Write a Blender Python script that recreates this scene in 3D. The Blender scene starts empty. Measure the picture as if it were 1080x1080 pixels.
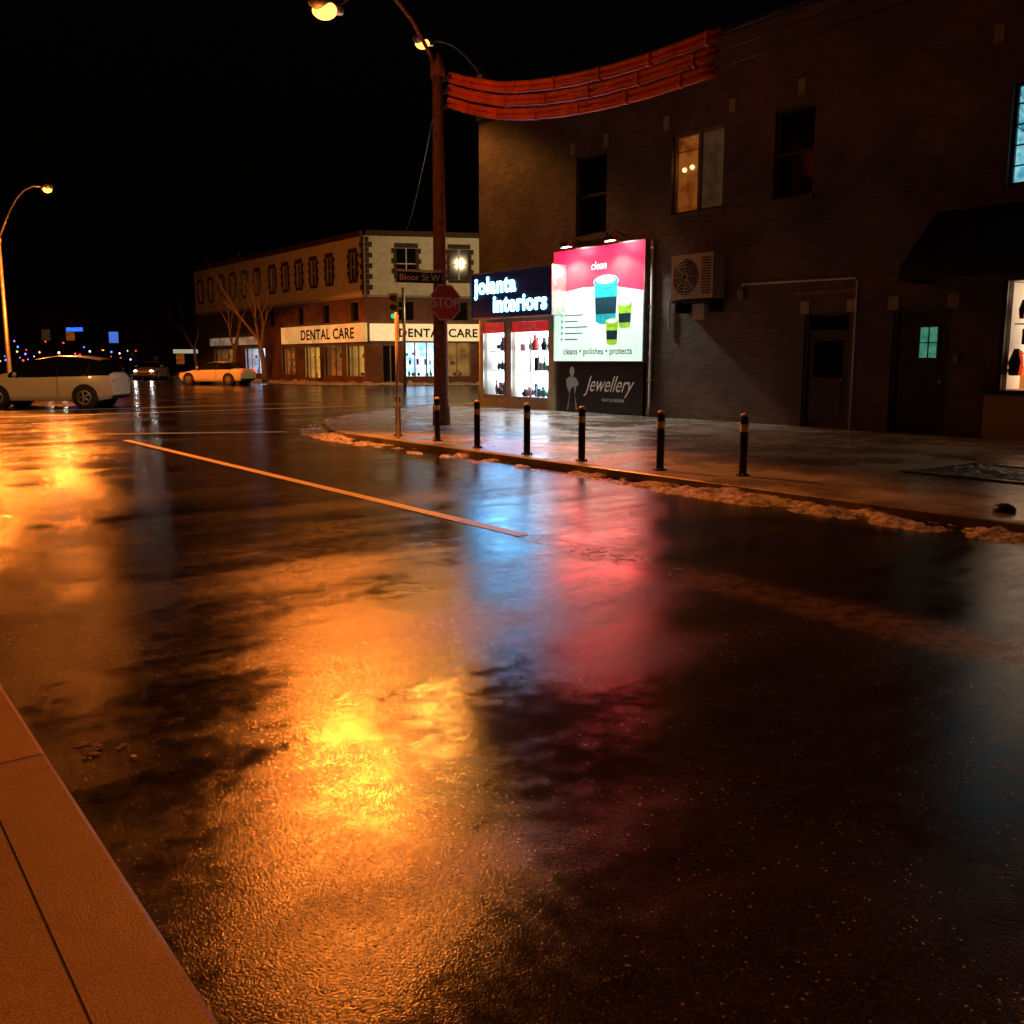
import bpy, bmesh, math, random
from mathutils import Vector, Matrix, noise
random.seed(7)
ANG=math.atan2(.6,.8)
RZ=Matrix.Rotation(ANG,4,'Z')
def uv2w(u,v,z=0): return Vector((.8*u-.6*v,.6*u+.8*v,z))
scene=bpy.context.scene
COL=scene.collection

# ------------------------------------------------------------ materials
MATS={}
def nt(name):
    m=bpy.data.materials.new(name); m.use_nodes=True
    t=m.node_tree; b=t.nodes['Principled BSDF']
    return m,t,b
def pm(name,col,rough=.6,metal=0,emis=None,es=0,var=.25,vs=6,bump=0,bs=60,spec=.5,coat=0,samp=True):
    if name in MATS: return MATS[name]
    m,t,b=nt(name); N=t.nodes; Lk=t.links
    tc=N.new('ShaderNodeTexCoord'); nz=N.new('ShaderNodeTexNoise'); nz.inputs['Scale'].default_value=vs
    nz.inputs['Detail'].default_value=3
    Lk.new(tc.outputs['Object'],nz.inputs['Vector'])
    mr=N.new('ShaderNodeMapRange'); mr.inputs['From Min'].default_value=.3; mr.inputs['From Max'].default_value=.7
    mr.inputs['To Min'].default_value=1-var; mr.inputs['To Max'].default_value=1+var
    Lk.new(nz.outputs['Fac'],mr.inputs['Value'])
    mx=N.new('ShaderNodeVectorMath'); mx.operation='SCALE'; mx.inputs[0].default_value=col
    Lk.new(mr.outputs[0],mx.inputs['Scale']); Lk.new(mx.outputs[0],b.inputs['Base Color'])
    b.inputs['Roughness'].default_value=rough; b.inputs['Metallic'].default_value=metal
    b.inputs['Specular IOR Level'].default_value=spec
    b.inputs['Coat Weight'].default_value=coat
    if emis:
        b.inputs['Emission Strength'].default_value=es
        mx2=N.new('ShaderNodeVectorMath'); mx2.operation='SCALE'; mx2.inputs[0].default_value=emis
        Lk.new(mr.outputs[0],mx2.inputs['Scale']); Lk.new(mx2.outputs[0],b.inputs['Emission Color'])
        if not samp: m.cycles.emission_sampling='NONE'
    if bump:
        n2=N.new('ShaderNodeTexNoise'); n2.inputs['Scale'].default_value=bs; n2.inputs['Detail'].default_value=3
        Lk.new(tc.outputs['Object'],n2.inputs['Vector'])
        bp=N.new('ShaderNodeBump'); bp.inputs['Strength'].default_value=bump; bp.inputs['Distance'].default_value=.01
        Lk.new(n2.outputs['Fac'],bp.inputs['Height']); Lk.new(bp.outputs[0],b.inputs['Normal'])
    MATS[name]=m; return m
def math_(t,op,a,b=None,c=None):
    n=t.nodes.new('ShaderNodeMath'); n.operation=op
    for i,x in enumerate((a,b,c)):
        if x is None: continue
        if isinstance(x,(int,float)): n.inputs[i].default_value=x
        else: t.links.new(x,n.inputs[i])
    return n.outputs[0]
def noise_(t,vec,scale,detail=4,rough=.5,mapscale=None):
    if mapscale:
        mp=t.nodes.new('ShaderNodeMapping'); mp.inputs['Scale'].default_value=mapscale
        t.links.new(vec,mp.inputs['Vector']); vec=mp.outputs[0]
    n=t.nodes.new('ShaderNodeTexNoise'); n.inputs['Scale'].default_value=scale; n.inputs['Detail'].default_value=detail
    n.inputs['Roughness'].default_value=rough
    t.links.new(vec,n.inputs['Vector']); return n.outputs['Fac']
def mrange(t,v,a,b,c,d):
    n=t.nodes.new('ShaderNodeMapRange'); t.links.new(v,n.inputs['Value'])
    for i,x in zip(('From Min','From Max','To Min','To Max'),(a,b,c,d)): n.inputs[i].default_value=x
    return n.outputs[0]
def mixc(t,f,a,b):
    n=t.nodes.new('ShaderNodeMix'); n.data_type='RGBA'
    if isinstance(f,(int,float)): n.inputs[0].default_value=f
    else: t.links.new(f,n.inputs[0])
    for i,x in ((6,a),(7,b)):
        if isinstance(x,tuple): n.inputs[i].default_value=(*x,1)
        else: t.links.new(x,n.inputs[i])
    return n.outputs[2]

def mat_asphalt(name='wet_asphalt'):
    m,t,b=nt(name); tc=t.nodes.new('ShaderNodeTexCoord'); O=tc.outputs['Object']
    big=noise_(t,O,.5,4,.6)
    cross=noise_(t,O,1.0,3,.6,(.22,1.3,1))
    mid=noise_(t,O,9,4,.7)
    vo=t.nodes.new('ShaderNodeTexVoronoi'); vo.inputs['Scale'].default_value=150
    t.links.new(O,vo.inputs['Vector'])
    fine=noise_(t,O,330,2,.6)
    wet=math_(t,'ADD',math_(t,'MULTIPLY',big,.42),math_(t,'ADD',math_(t,'MULTIPLY',cross,.42),math_(t,'MULTIPLY',mid,.16)))
    wetm=mrange(t,wet,.42,.6,0,1)
    cellv=t.nodes.new('ShaderNodeSeparateColor'); t.links.new(vo.outputs['Color'],cellv.inputs[0])
    pebble=math_(t,'POWER',cellv.outputs[0],4)
    quartz=math_(t,'GREATER_THAN',cellv.outputs[1],.993)
    col=mixc(t,wetm,(.006,.006,.007),(.014,.013,.012))
    col=mixc(t,math_(t,'MULTIPLY',pebble,.4),col,(.06,.055,.05))
    col=mixc(t,math_(t,'MULTIPLY',quartz,wetm),col,(.3,.28,.26))
    # scuffed remains of the centre line where the paint has gone (street coordinates u~4.93, v<6.4)
    sp=t.nodes.new('ShaderNodeSeparateXYZ'); t.links.new(O,sp.inputs[0])
    du=math_(t,'ABSOLUTE',math_(t,'SUBTRACT',math_(t,'ADD',sp.outputs[0],math_(t,'MULTIPLY',math_(t,'SUBTRACT',big,.5),.35)),4.93))
    band=math_(t,'MULTIPLY',mrange(t,du,.12,.3,1,0),mrange(t,sp.outputs[1],6.2,6.5,1,0))
    band=math_(t,'MULTIPLY',band,mrange(t,mid,.35,.6,.25,1))
    col=mixc(t,band,col,(.09,.06,.035))
    t.links.new(col,b.inputs['Base Color'])
    r=math_(t,'ADD',mrange(t,wetm,0,1,.13,.25),math_(t,'MULTIPLY',math_(t,'SUBTRACT',mid,.5),.12))
    r=math_(t,'ADD',r,math_(t,'MULTIPLY',band,.12))
    t.links.new(r,b.inputs['Roughness'])
    b.inputs['IOR'].default_value=1.45
    h=math_(t,'ADD',math_(t,'MULTIPLY',vo.outputs['Distance'],-1.0),math_(t,'MULTIPLY',fine,.6))
    bp=t.nodes.new('ShaderNodeBump'); bp.inputs['Distance'].default_value=.0012
    t.links.new(mrange(t,wetm,0,1,.22,.85),bp.inputs['Strength'])
    t.links.new(h,bp.inputs['Height']); t.links.new(bp.outputs[0],b.inputs['Normal'])
    return m
def mat_concrete(name,base,jx=1.5,jy=1.5,wetlo=.22,wethi=.6,stain=.5,grit=0.0,bstr=.35):
    m,t,b=nt(name); tc=t.nodes.new('ShaderNodeTexCoord'); O=tc.outputs['Object']
    big=noise_(t,O,.8,4,.65); mid=noise_(t,O,9,4,.7); fine=noise_(t,O,170,2)
    br=t.nodes.new('ShaderNodeTexBrick'); br.offset=0; br.inputs['Scale'].default_value=1
    br.inputs['Brick Width'].default_value=jx; br.inputs['Row Height'].default_value=jy; br.inputs['Mortar Size'].default_value=.009
    br.inputs['Mortar Smooth'].default_value=.3
    br.inputs['Color1'].default_value=(.8,.8,.8,1); br.inputs['Color2'].default_value=(1.15,1.15,1.15,1); br.inputs['Mortar'].default_value=(.2,.2,.2,1)
    t.links.new(O,br.inputs['Vector'])
    c=mixc(t,mrange(t,big,.35,.65,0,1),tuple(x*(1-stain) for x in base),base)
    c=mixc(t,math_(t,'MULTIPLY',mrange(t,mid,.45,.7,0,1),.5),c,tuple(x*.5 for x in base))
    if grit: c=mixc(t,math_(t,'MULTIPLY',mrange(t,fine,.4,.6,0,1),grit),c,tuple(x*.25 for x in base))
    mx=t.nodes.new('ShaderNodeMix'); mx.data_type='RGBA'; mx.blend_type='MULTIPLY'; mx.inputs[0].default_value=1
    t.links.new(c,mx.inputs[6]); t.links.new(br.outputs['Color'],mx.inputs[7]); t.links.new(mx.outputs[2],b.inputs['Base Color'])
    t.links.new(mrange(t,big,.4,.6,wetlo,wethi),b.inputs['Roughness'])
    h=math_(t,'ADD',math_(t,'MULTIPLY',fine,.6),math_(t,'ADD',math_(t,'MULTIPLY',mid,.9),math_(t,'MULTIPLY',br.outputs['Fac'],-2.0)))
    bp=t.nodes.new('ShaderNodeBump'); bp.inputs['Distance'].default_value=.004; bp.inputs['Strength'].default_value=bstr
    t.links.new(h,bp.inputs['Height']); t.links.new(bp.outputs[0],b.inputs['Normal'])
    return m
def mat_brick(name,c1,c2,mort,sx=.23,sy=.078):
    m,t,b=nt(name); uvn=t.nodes.new('ShaderNodeUVMap'); uvn.uv_map='UVMap'; U=uvn.outputs[0]
    br=t.nodes.new('ShaderNodeTexBrick'); br.inputs['Scale'].default_value=1
    br.inputs['Brick Width'].default_value=sx; br.inputs['Row Height'].default_value=sy; br.inputs['Mortar Size'].default_value=.009
    br.inputs['Color1'].default_value=(*c1,1); br.inputs['Color2'].default_value=(*c2,1); br.inputs['Mortar'].default_value=(*mort,1)
    t.links.new(U,br.inputs['Vector'])
    n=noise_(t,U,.7,4,.7); n2=noise_(t,U,30,3,.6)
    c=mixc(t,math_(t,'MULTIPLY',mrange(t,n,.4,.65,0,1),.65),br.outputs['Color'],(.035,.026,.024))
    c=mixc(t,math_(t,'MULTIPLY',mrange(t,n2,.5,.75,0,1),.3),c,(.3,.23,.19))
    t.links.new(c,b.inputs['Base Color']); b.inputs['Roughness'].default_value=.8
    bp=t.nodes.new('ShaderNodeBump'); bp.inputs['Distance'].default_value=.025; bp.inputs['Strength'].default_value=1.0
    h=math_(t,'ADD',math_(t,'MULTIPLY',br.outputs['Fac'],-1.0),math_(t,'MULTIPLY',n2,.5))
    t.links.new(h,bp.inputs['Height']); t.links.new(bp.outputs[0],b.inputs['Normal'])
    return m
def mat_paint(name,col,wear_lo=.4,wear_hi=.6,rough=.35):
    m,t,b=nt(name); tc=t.nodes.new('ShaderNodeTexCoord'); O=tc.outputs['Object']
    w=noise_(t,O,14,6,.75); w2=noise_(t,O,1.3,2)
    f=mrange(t,math_(t,'ADD',math_(t,'MULTIPLY',w,.7),math_(t,'MULTIPLY',w2,.3)),wear_lo,wear_hi,0,1)
    c=mixc(t,f,col,(.02,.019,.018))
    t.links.new(c,b.inputs['Base Color']); b.inputs['Roughness'].default_value=rough
    bp=t.nodes.new('ShaderNodeBump'); bp.inputs['Distance'].default_value=.003; bp.inputs['Strength'].default_value=.6
    t.links.new(noise_(t,O,90,3),bp.inputs['Height']); t.links.new(bp.outputs[0],b.inputs['Normal'])
    return m
def mat_snow():
    m,t,b=nt('dirty_snow'); tc=t.nodes.new('ShaderNodeTexCoord'); O=tc.outputs['Object']
    n=noise_(t,O,13,6,.75)
    c=mixc(t,mrange(t,n,.42,.6,0,1),(.08,.065,.05),(.75,.7,.64))
    t.links.new(c,b.inputs['Base Color']); b.inputs['Roughness'].default_value=.4
    bp=t.nodes.new('ShaderNodeBump'); bp.inputs['Distance'].default_value=.02; bp.inputs['Strength'].default_value=.8
    t.links.new(noise_(t,O,50,4,.7),bp.inputs['Height']); t.links.new(bp.outputs[0],b.inputs['Normal'])
    return m
def mat_emis(name,col,s,var=.15,vs=4,samp=True): return pm(name,col,.5,emis=col,es=s,var=var,vs=vs,samp=samp)

ASPH=mat_asphalt()
CONC=mat_concrete('sidewalk_concrete',(.42,.43,.38),1.5,1.5,.16,.36); KERB=mat_concrete('kerb_concrete',(.36,.34,.31),30,3.0)
NEARC=mat_concrete('near_pavement_concrete',(.38,.28,.19),1.9,1.8,.5,.8,.4,.65,.8)
BRICK=mat_brick('brown_brick',(.11,.065,.052),(.2,.13,.10),(.17,.155,.14)); BRICK2=mat_brick('dark_brick',(.17,.07,.045),(.22,.1,.07),(.16,.13,.11))
SNOW=mat_snow()
LINE=mat_paint('road_line_paint',(.85,.74,.45),.52,.7); LINEW=mat_paint('stop_line_paint',(.8,.78,.72),.5,.66)
BLACK=pm('black_metal',(.02,.02,.02),.4,metal=.3); DKG=pm('dark_grey',(.04,.04,.04),.5); WHITE=pm('white_paint',(.75,.75,.73),.4,var=.08)
STONE=pm('pale_stone',(.36,.32,.27),.8,bump=.3); BEIGE=pm('beige_panel',(.5,.43,.3),.5,var=.15); STUCCO=pm('stucco',(.78,.74,.6),.85,var=.12,vs=3,bump=.3,bs=20)
GLASSD=pm('dark_glass',(.008,.009,.011),.08,spec=.6); ALU=pm('aluminium',(.5,.5,.5),.35,metal=.8); TAR=pm('roof_tar',(.04,.04,.04),.9)
POLE=pm('concrete_pole',(.22,.13,.10),.75,var=.4,vs=9,bump=.5,bs=70); GALV=pm('galvanised_steel',(.42,.42,.4),.4,metal=.7)
ORNG=pm('orange_line_hose',(.9,.17,.05),.5,var=.3,vs=3); WIRE=pm('cable_black',(.03,.03,.03),.5)
REDS=pm('stop_red',(.55,.03,.03),.35,var=.1); BARK=pm('bark',(.12,.09,.07),.9,var=.4,vs=14); SOIL=pm('wet_soil',(.03,.025,.02),.5,bump=.9,bs=30)
RUB=pm('tyre_rubber',(.02,.02,.02),.7)
SOD=(1.0,.21,.022)
LAMPE=mat_emis('sodium_glow',(1.0,.38,.07),3.6,0.02,samp=False)
# ------------------------------------------------------------ mesh builder (coordinates in the street frame: u across, v along)
class Fr:
    def __init__(s,O,D):
        s.O=Vector((O[0],O[1],0)); s.D=Vector((D[0],D[1],0)).normalized(); s.N=Vector((-s.D.y,s.D.x,0))
    def p(s,x,y,z): return s.O+s.D*x+s.N*y+Vector((0,0,z))
ID=Fr((0,0),(1,0))
class MB:
    def __init__(s): s.bm=bmesh.new(); s.uv=s.bm.loops.layers.uv.new('UVMap'); s.mats=[]
    def mi(s,m):
        if m not in s.mats: s.mats.append(m)
        return s.mats.index(m)
    def face(s,pts,mat,uvs=None,smooth=False):
        vs=[s.bm.verts.new(p) for p in pts]
        f=s.bm.faces.new(vs); f.material_index=s.mi(mat); f.smooth=smooth
        if uvs:
            for l,u in zip(f.loops,uvs): l[s.uv].uv=u
        return f
    def box(s,fr,x0,x1,y0,y1,z0,z1,mat):
        P=fr.p; a=[(x0,y0),(x1,y0),(x1,y1),(x0,y1)]
        for i in range(4):
            (xa,ya),(xb,yb)=a[i],a[(i+1)%4]
            ua=xa+ya; ub=xb+yb
            s.face([P(xa,ya,z0),P(xb,yb,z0),P(xb,yb,z1),P(xa,ya,z1)],mat,[(ua,z0),(ub,z0),(ub,z1),(ua,z1)])
        s.face([P(x,y,z1) for x,y in a],mat,a); s.face([P(x,y,z0) for x,y in reversed(a)],mat,list(reversed(a)))
    def rect(s,fr,x0,x1,z0,z1,y,mat):
        s.face([fr.p(x0,y,z0),fr.p(x1,y,z0),fr.p(x1,y,z1),fr.p(x0,y,z1)],mat,[(x0,z0),(x1,z0),(x1,z1),(x0,z1)])
    def poly(s,fr,pts,y,mat): s.face([fr.p(x,y,z) for x,z in pts],mat,pts)
    def ell(s,fr,cx,cz,rx,rz,y,mat,n=24): s.poly(fr,[(cx+rx*math.cos(2*math.pi*i/n),cz+rz*math.sin(2*math.pi*i/n)) for i in range(n)],y,mat)
    def facade(s,fr,x0,x1,z0,z1,holes,mat,depth=.18,y=0):
        xs=sorted({x0,x1,*[h[0] for h in holes],*[h[1] for h in holes]}); zs=sorted({z0,z1,*[h[2] for h in holes],*[h[3] for h in holes]})
        xs=[x for x in xs if x0<=x<=x1]; zs=[z for z in zs if z0<=z<=z1]
        for i in range(len(xs)-1):
            for j in range(len(zs)-1):
                cx=(xs[i]+xs[i+1])/2; cz=(zs[j]+zs[j+1])/2
                if any(h[0]<cx<h[1] and h[2]<cz<h[3] for h in holes): continue
                s.rect(fr,xs[i],xs[i+1],zs[j],zs[j+1],y,mat)
        for a,b,c,d in holes:
            P=fr.p
            s.face([P(a,y,c),P(a,y,d),P(a,y+depth,d),P(a,y+depth,c)],mat,[(0,c),(0,d),(depth,d),(depth,c)])
            s.face([P(b,y,c),P(b,y,d),P(b,y+depth,d),P(b,y+depth,c)],mat,[(0,c),(0,d),(depth,d),(depth,c)])
            s.face([P(a,y,d),P(b,y,d),P(b,y+depth,d),P(a,y+depth,d)],mat,[(a,0),(b,0),(b,depth),(a,depth)])
            s.face([P(a,y,c),P(b,y,c),P(b,y+depth,c),P(a,y+depth,c)],STONE,[(a,0),(b,0),(b,depth),(a,depth)])
    def tube(s,pts,rads,mat,n=10,cap=True):
        pts=[Vector(p) for p in pts]
        if isinstance(rads,(int,float)): rads=[rads]*len(pts)
        rings=[]; up=None
        for i,p in enumerate(pts):
            d=(pts[min(i+1,len(pts)-1)]-pts[max(i-1,0)]).normalized()
            if up is None: up=Vector((0,0,1)) if abs(d.z)<.9 else Vector((1,0,0))
            a=d.cross(up).normalized(); b=a.cross(d).normalized(); up=b
            rings.append([s.bm.verts.new(p+(a*math.cos(2*math.pi*k/n)+b*math.sin(2*math.pi*k/n))*rads[i]) for k in range(n)])
        mi=s.mi(mat)
        for r0,r1 in zip(rings,rings[1:]):
            for k in range(n):
                f=s.bm.faces.new((r0[k],r0[(k+1)%n],r1[(k+1)%n],r1[k])); f.material_index=mi; f.smooth=True
        if cap:
            for r in (rings[0],rings[-1]):
                if rads[0]>.002:
                    f=s.bm.faces.new(r); f.material_index=mi
    def sphere(s,c,r,mat,sc=(1,1,1),n=12):
        c=Vector(c); rows=[]
        for i in range(1,n):
            th=math.pi*i/n
            rows.append([s.bm.verts.new(c+Vector((sc[0]*r*math.sin(th)*math.cos(2*math.pi*k/n),sc[1]*r*math.sin(th)*math.sin(2*math.pi*k/n),sc[2]*r*math.cos(th)))) for k in range(n)])
        t=s.bm.verts.new(c+Vector((0,0,sc[2]*r))); b=s.bm.verts.new(c-Vector((0,0,sc[2]*r))); mi=s.mi(mat)
        fs=[]
        for k in range(n):
            fs.append((t,rows[0][k],rows[0][(k+1)%n])); fs.append((b,rows[-1][(k+1)%n],rows[-1][k]))
            for a,c2 in zip(rows,rows[1:]): fs.append((a[k],c2[k],c2[(k+1)%n],a[(k+1)%n]))
        for f in fs:
            g=s.bm.faces.new(f); g.material_index=mi; g.smooth=True
    def done(s,name,parent=None,origin=(0,0,0),rot=True,bevel=0,weld=False):
        o=Vector(origin)
        if weld: bmesh.ops.remove_doubles(s.bm,verts=s.bm.verts,dist=.0005)
        bmesh.ops.recalc_face_normals(s.bm,faces=s.bm.faces)
        for v in s.bm.verts: v.co-=o
        me=bpy.data.meshes.new(name); s.bm.to_mesh(me); s.bm.free()
        for m in s.mats: me.materials.append(m)
        ob=bpy.data.objects.new(name,me); COL.objects.link(ob)
        if parent: ob.parent=parent; ob.location=(0,0,0)
        else:
            ob.location=(RZ@o) if rot else o
            if rot: ob.rotation_euler=(0,0,ANG)
        if bevel:
            bv=ob.modifiers.new('bevel','BEVEL'); bv.width=bevel; bv.segments=2; bv.limit_method='ANGLE'
        return ob
def group(name,origin=(0,0,0),rot=True,ang=None):
    e=bpy.data.objects.new(name,None); COL.objects.link(e)
    o=Vector(origin); e.location=(RZ@o) if rot else o
    e.rotation_euler=(0,0,ANG if ang is None else ang)
    e.empty_display_size=.3
    return e
def text(name,parent,org,body,pos,right,size,mat,extr=.006,bold=0,align='LEFT',shear=0,sx=1):
    c=bpy.data.curves.new(name,'FONT'); c.body=body; c.size=size; c.extrude=extr; c.offset=bold; c.align_x=align; c.shear=shear
    c.resolution_u=3
    if bold>.01: c.space_character=1.08
    tmp=bpy.data.objects.new(name+'_t',c); COL.objects.link(tmp)
    dg=bpy.context.evaluated_depsgraph_get(); me=bpy.data.meshes.new_from_object(tmp.evaluated_get(dg))
    bpy.data.objects.remove(tmp)
    me.materials.clear(); me.materials.append(mat)
    ob=bpy.data.objects.new(name,me); COL.objects.link(ob)
    X=Vector((right[0],right[1],0)).normalized(); Y=Vector((0,0,1)); Z=X.cross(Y)
    M=Matrix((( X.x*sx,Y.x,Z.x,0),(X.y*sx,Y.y,Z.y,0),(X.z,Y.z,Z.z,0),(0,0,0,1)))
    me.transform(M); me.transform(Matrix.Translation(Vector(pos)-Vector(org)))
    ob.parent=parent; return ob
def lamp(name,parent,loc,power,col,rad=.15,kind='POINT',**k):
    l=bpy.data.lights.new(name,kind); l.energy=power; l.color=col
    if kind=='POINT' or kind=='SPOT': l.shadow_soft_size=rad
    for a,b in k.items(): setattr(l,a,b)
    ob=bpy.data.objects.new(name,l); COL.objects.link(ob); ob.parent=parent; ob.location=loc; return ob

# ------------------------------------------------------------ ground and road
mb=MB()
R=900
mb.face([(-R,-R,0),(R,-R,0),(R,R,0),(-R,R,0)],ASPH)
mb.done('road')
K=[(8.4,-14),(8.4,16),(8.7,17.8),(9.9,20.6),(11.5,22.6),(13.1,23.9),(15.6,25.6),(18,27),(45,28)]
def off(path,d):
    out=[]
    for i,p in enumerate(path):
        a=Vector(path[max(i-1,0)]); b=Vector(path[min(i+1,len(path)-1)]); t=(b-a).normalized()
        out.append((p[0]+t.y*d,p[1]-t.x*d))
    return out
def smooth_path(path,n=3):
    for _ in range(n):
        q=[path[0]]
        for a,b in zip(path,path[1:]):
            q+= [(a[0]*.75+b[0]*.25,a[1]*.75+b[1]*.25),(a[0]*.25+b[0]*.75,a[1]*.25+b[1]*.75)]
        q.append(path[-1]); path=q
    return path
K2=smooth_path(K,2)
def pavement(name,path,closing,side,mat,kw=.18,h=.1):
    inner=off(path,side*kw); gap=off(path,side*(kw+.007))
    mb=MB()
    for a,b,c,d,e_,f_ in zip(path,path[1:],inner[1:],inner,gap[1:],gap):
        mb.face([(*a,0),(*b,0),(*b,h-.012),(*a,h-.012)],KERB)
        e=off([a,b],side*.015)
        mb.face([(*a,h-.012),(*b,h-.012),(e[1][0],e[1][1],h),(e[0][0],e[0][1],h)],KERB if mat is not NEARC else NEARC)
        mb.face([(e[0][0],e[0][1],h),(e[1][0],e[1][1],h),(*c,h),(*d,h)],KERB if mat is not NEARC else NEARC)
        mb.face([(*d,h-.004),(*c,h-.004),(*e_,h-.004),(*f_,h-.004)],DKG)
    mb.face([(x,y,h-.001) for x,y in gap+closing],mat)
    return mb.done(name)
pavement('pavement',K2,[(45,-14)],1,CONC)
pavement('pavement',[(.6,-14),(.6,14),(-.5,16.5),(-4,18.5),(-30,20)],[(-30,-14)],-1,NEARC,.22)
e2=Vector((.904,-.428))
Cd=Vector((28.72,53.46))
far=[(25.2,100),(25.2,56),(25.9,53),(27.8,50.6),(Cd.x+e2.x*14-.5,Cd.y+e2.y*14-4),(Cd.x+e2.x*30,Cd.y+e2.y*30-4)]
pavement('pavement',smooth_path(far,2),[(80,60),(80,100)],-1,CONC)

def w2uv(X,Y): return (.8*X+.6*Y,-.6*X+.8*Y)
mb=MB()
mb.face([(4.86,6.4,.004),(5.0,6.4,.004),(5.0,18.8,.004),(4.86,18.8,.004)],LINE); mb.done('road_centre_line')
mb=MB()
s0=w2uv(-8.4,19.35); s1=w2uv(-4.75,20.0); dd=(Vector(s1)-Vector(s0)).normalized(); pp=Vector((-dd.y,dd.x))*.28
mb.face([(*s0,.004),(*s1,.004),(s1[0]+pp.x,s1[1]+pp.y,.004),(s0[0]+pp.x,s0[1]+pp.y,.004)],LINEW); mb.done('stop_line')
mb=MB()
for v0 in (28.3,31.3):
    mb.face([(1,v0,.004),(14.8,v0,.004),(14.8,v0+.25,.004),(1,v0+.25,.004)],LINEW)
mb.done('crosswalk_marking')

def snow(name,path,amp,wid,maskfn,seed=0,step=.06,base=.0):
    pts=[];L=0
    P=[Vector(p) for p in path]
    for a,b in zip(P,P[1:]):
        n=max(1,int((b-a).length/step)); t=(b-a).normalized(); nn=Vector((t.y,-t.x))
        for i in range(n): pts.append((a+(b-a)*i/n,nn,L+(b-a).length*i/n))
        L+=(b-a).length
    mb=MB(); W=16; rows=[]
    for p,nn,s in pts:
        row=[]
        for k in range(W+1):
            o=-wid+2*wid*k/W; q=p+nn*(o)
            f=max(0,1-(o/wid)**2)
            n=noise.fractal(Vector((q.x*2.2+seed,q.y*2.2,0)),.9,2,5)+.6*noise.noise(Vector((q.x*9,q.y*9,seed)))
            z=amp*(f*(maskfn(s)+.75*n)) -.02+base
            z+= .014*noise.noise(Vector((q.x*25,q.y*25,3)))
            row.append(mb.bm.verts.new((q.x,q.y,min(z,amp*1.1+base))))
        rows.append(row)
    mi=mb.mi(SNOW)
    for r0,r1 in zip(rows,rows[1:]):
        for k in range(W):
            if max(v.co.z for v in (r0[k],r0[k+1],r1[k],r1[k+1]))<0: continue
            f=mb.bm.faces.new((r0[k],r0[k+1],r1[k+1],r1[k])); f.material_index=mi; f.smooth=True
    mb.done(name)
def msk(s):
    v=s-2
    m=.0
    for c,w,h in ((6.9,1.0,.9),(4.6,1.2,.55),(9.2,1.0,.25),(12.5,1.5,.1),(17.5,2.0,.7),(2,1,.3)): m+=h*math.exp(-((v-c)/w)**2)
    return m
snow('snow_bank',[(8.2,-2),(8.2,16),(8.5,17.9),(9.5,20.4),(11.1,22.5)],.09,.42,msk,1.3)
snow('snow_bank',[(x,y) for x,y in off(smooth_path(far,2),-.1)[2:]],.35,.8,lambda s:.2,5.1,.3,.05)

# ------------------------------------------------------------ main brick building with shops
org=(17.2,24.6,0); A=group('corner_brick_building',org); FA=Fr((17.2,24.6),(0,-1))
Ht=8.6
wins=dict(dk1=(4.52,5.73,4.77,6.82),lit=(8.0,9.6,4.93,6.75),dk2=(11.0,12.0,4.9,6.72),blue=(16.0,17.5,4.49,6.2),extra=(20,21.5,4.5,6.2))
doors=dict(d1=(11.98,13.08,.1,2.45),d2=(14.02,15.2,.1,2.5)); shopR=(16.2,20.2,.98,2.88)
mb=MB()
holes_hi=list(wins.values())
mb.facade(FA,0,27.6,2.95,Ht,holes_hi,BRICK)
mb.facade(FA,3.75,27.6,0,2.95,list(doors.values())+[shopR],BRICK)
jw=[(.22,1.3,.45,2.62),(1.66,3.42,.43,2.62)]
mb.facade(FA,0,3.75,0,2.95,jw,BEIGE,depth=.12)
FB=Fr((17.2,24.6),(1,0))
mb.rect(FB,0,14,0,Ht,0.0,BRICK)
mb.face([(17.2,24.6,Ht-.25),(31.2,24.6,Ht-.25),(31.2,-3,Ht-.25),(17.2,-3,Ht-.25)],TAR)
mb.face([(31.2,24.6,0),(31.2,-3,0),(31.2,-3,Ht),(31.2,24.6,Ht)],BRICK); mb.face([(17.2,-3,0),(31.2,-3,0),(31.2,-3,Ht),(17.2,-3,Ht)],BRICK)
mb.done('walls',A,org)
mb=MB()
mb.box(FA,-.05,27.65,-.06,.25,Ht,Ht+.12,DKG); mb.done('parapet_cap',A,org)
mb=MB()
for x in (7.72,9.72,4.3,5.6,11.55,15.6,17.6): mb.box(FA,x-.0,x+.18,-.02,.05,6.92,7.22,STONE)
for n in wins.values(): mb.box(FA,n[0]-.06,n[1]+.06,-.05,.1,n[2]-.14,n[2]-.003,BRICK)
for a,b in ((11.98,13.08),(14.02,15.2)):
    for x in (a-.12,b-.1): mb.box(FA,x,x+.22,-.02,.04,2.47,2.72,STONE)
mb.box(FA,11.7,13.3,-.015,.05,2.85,2.93,pm('soldier_course',(.22,.13,.1),.8))
mb.done('stone_trim',A,org)
def mat_lit(name,c1,c2,s,vs=3,samp=False):
    m,t,b=nt(name); u=t.nodes.new('ShaderNodeUVMap'); u.uv_map='UVMap'
    n=noise_(t,u.outputs[0],vs,3,.6); c=mixc(t,mrange(t,n,.35,.65,0,1),c1,c2)
    b.inputs['Base Color'].default_value=(.1,.08,.06,1)
    t.links.new(c,b.inputs['Emission Color']); b.inputs['Emission Strength'].default_value=s
    if not samp: m.cycles.emission_sampling='NONE'
    return m
WO=mat_lit('orange_room',(.3,.05,.008),(.8,.22,.03),.28); WB=mat_lit('curtain_dim',(.12,.06,.02),(.22,.12,.05),.16)
WC=mat_lit('cyan_room',(.05,.3,.45),(.3,.75,.8),.9,5); BULB=mat_emis('bulb',(1,.5,.12),6,samp=False)
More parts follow.
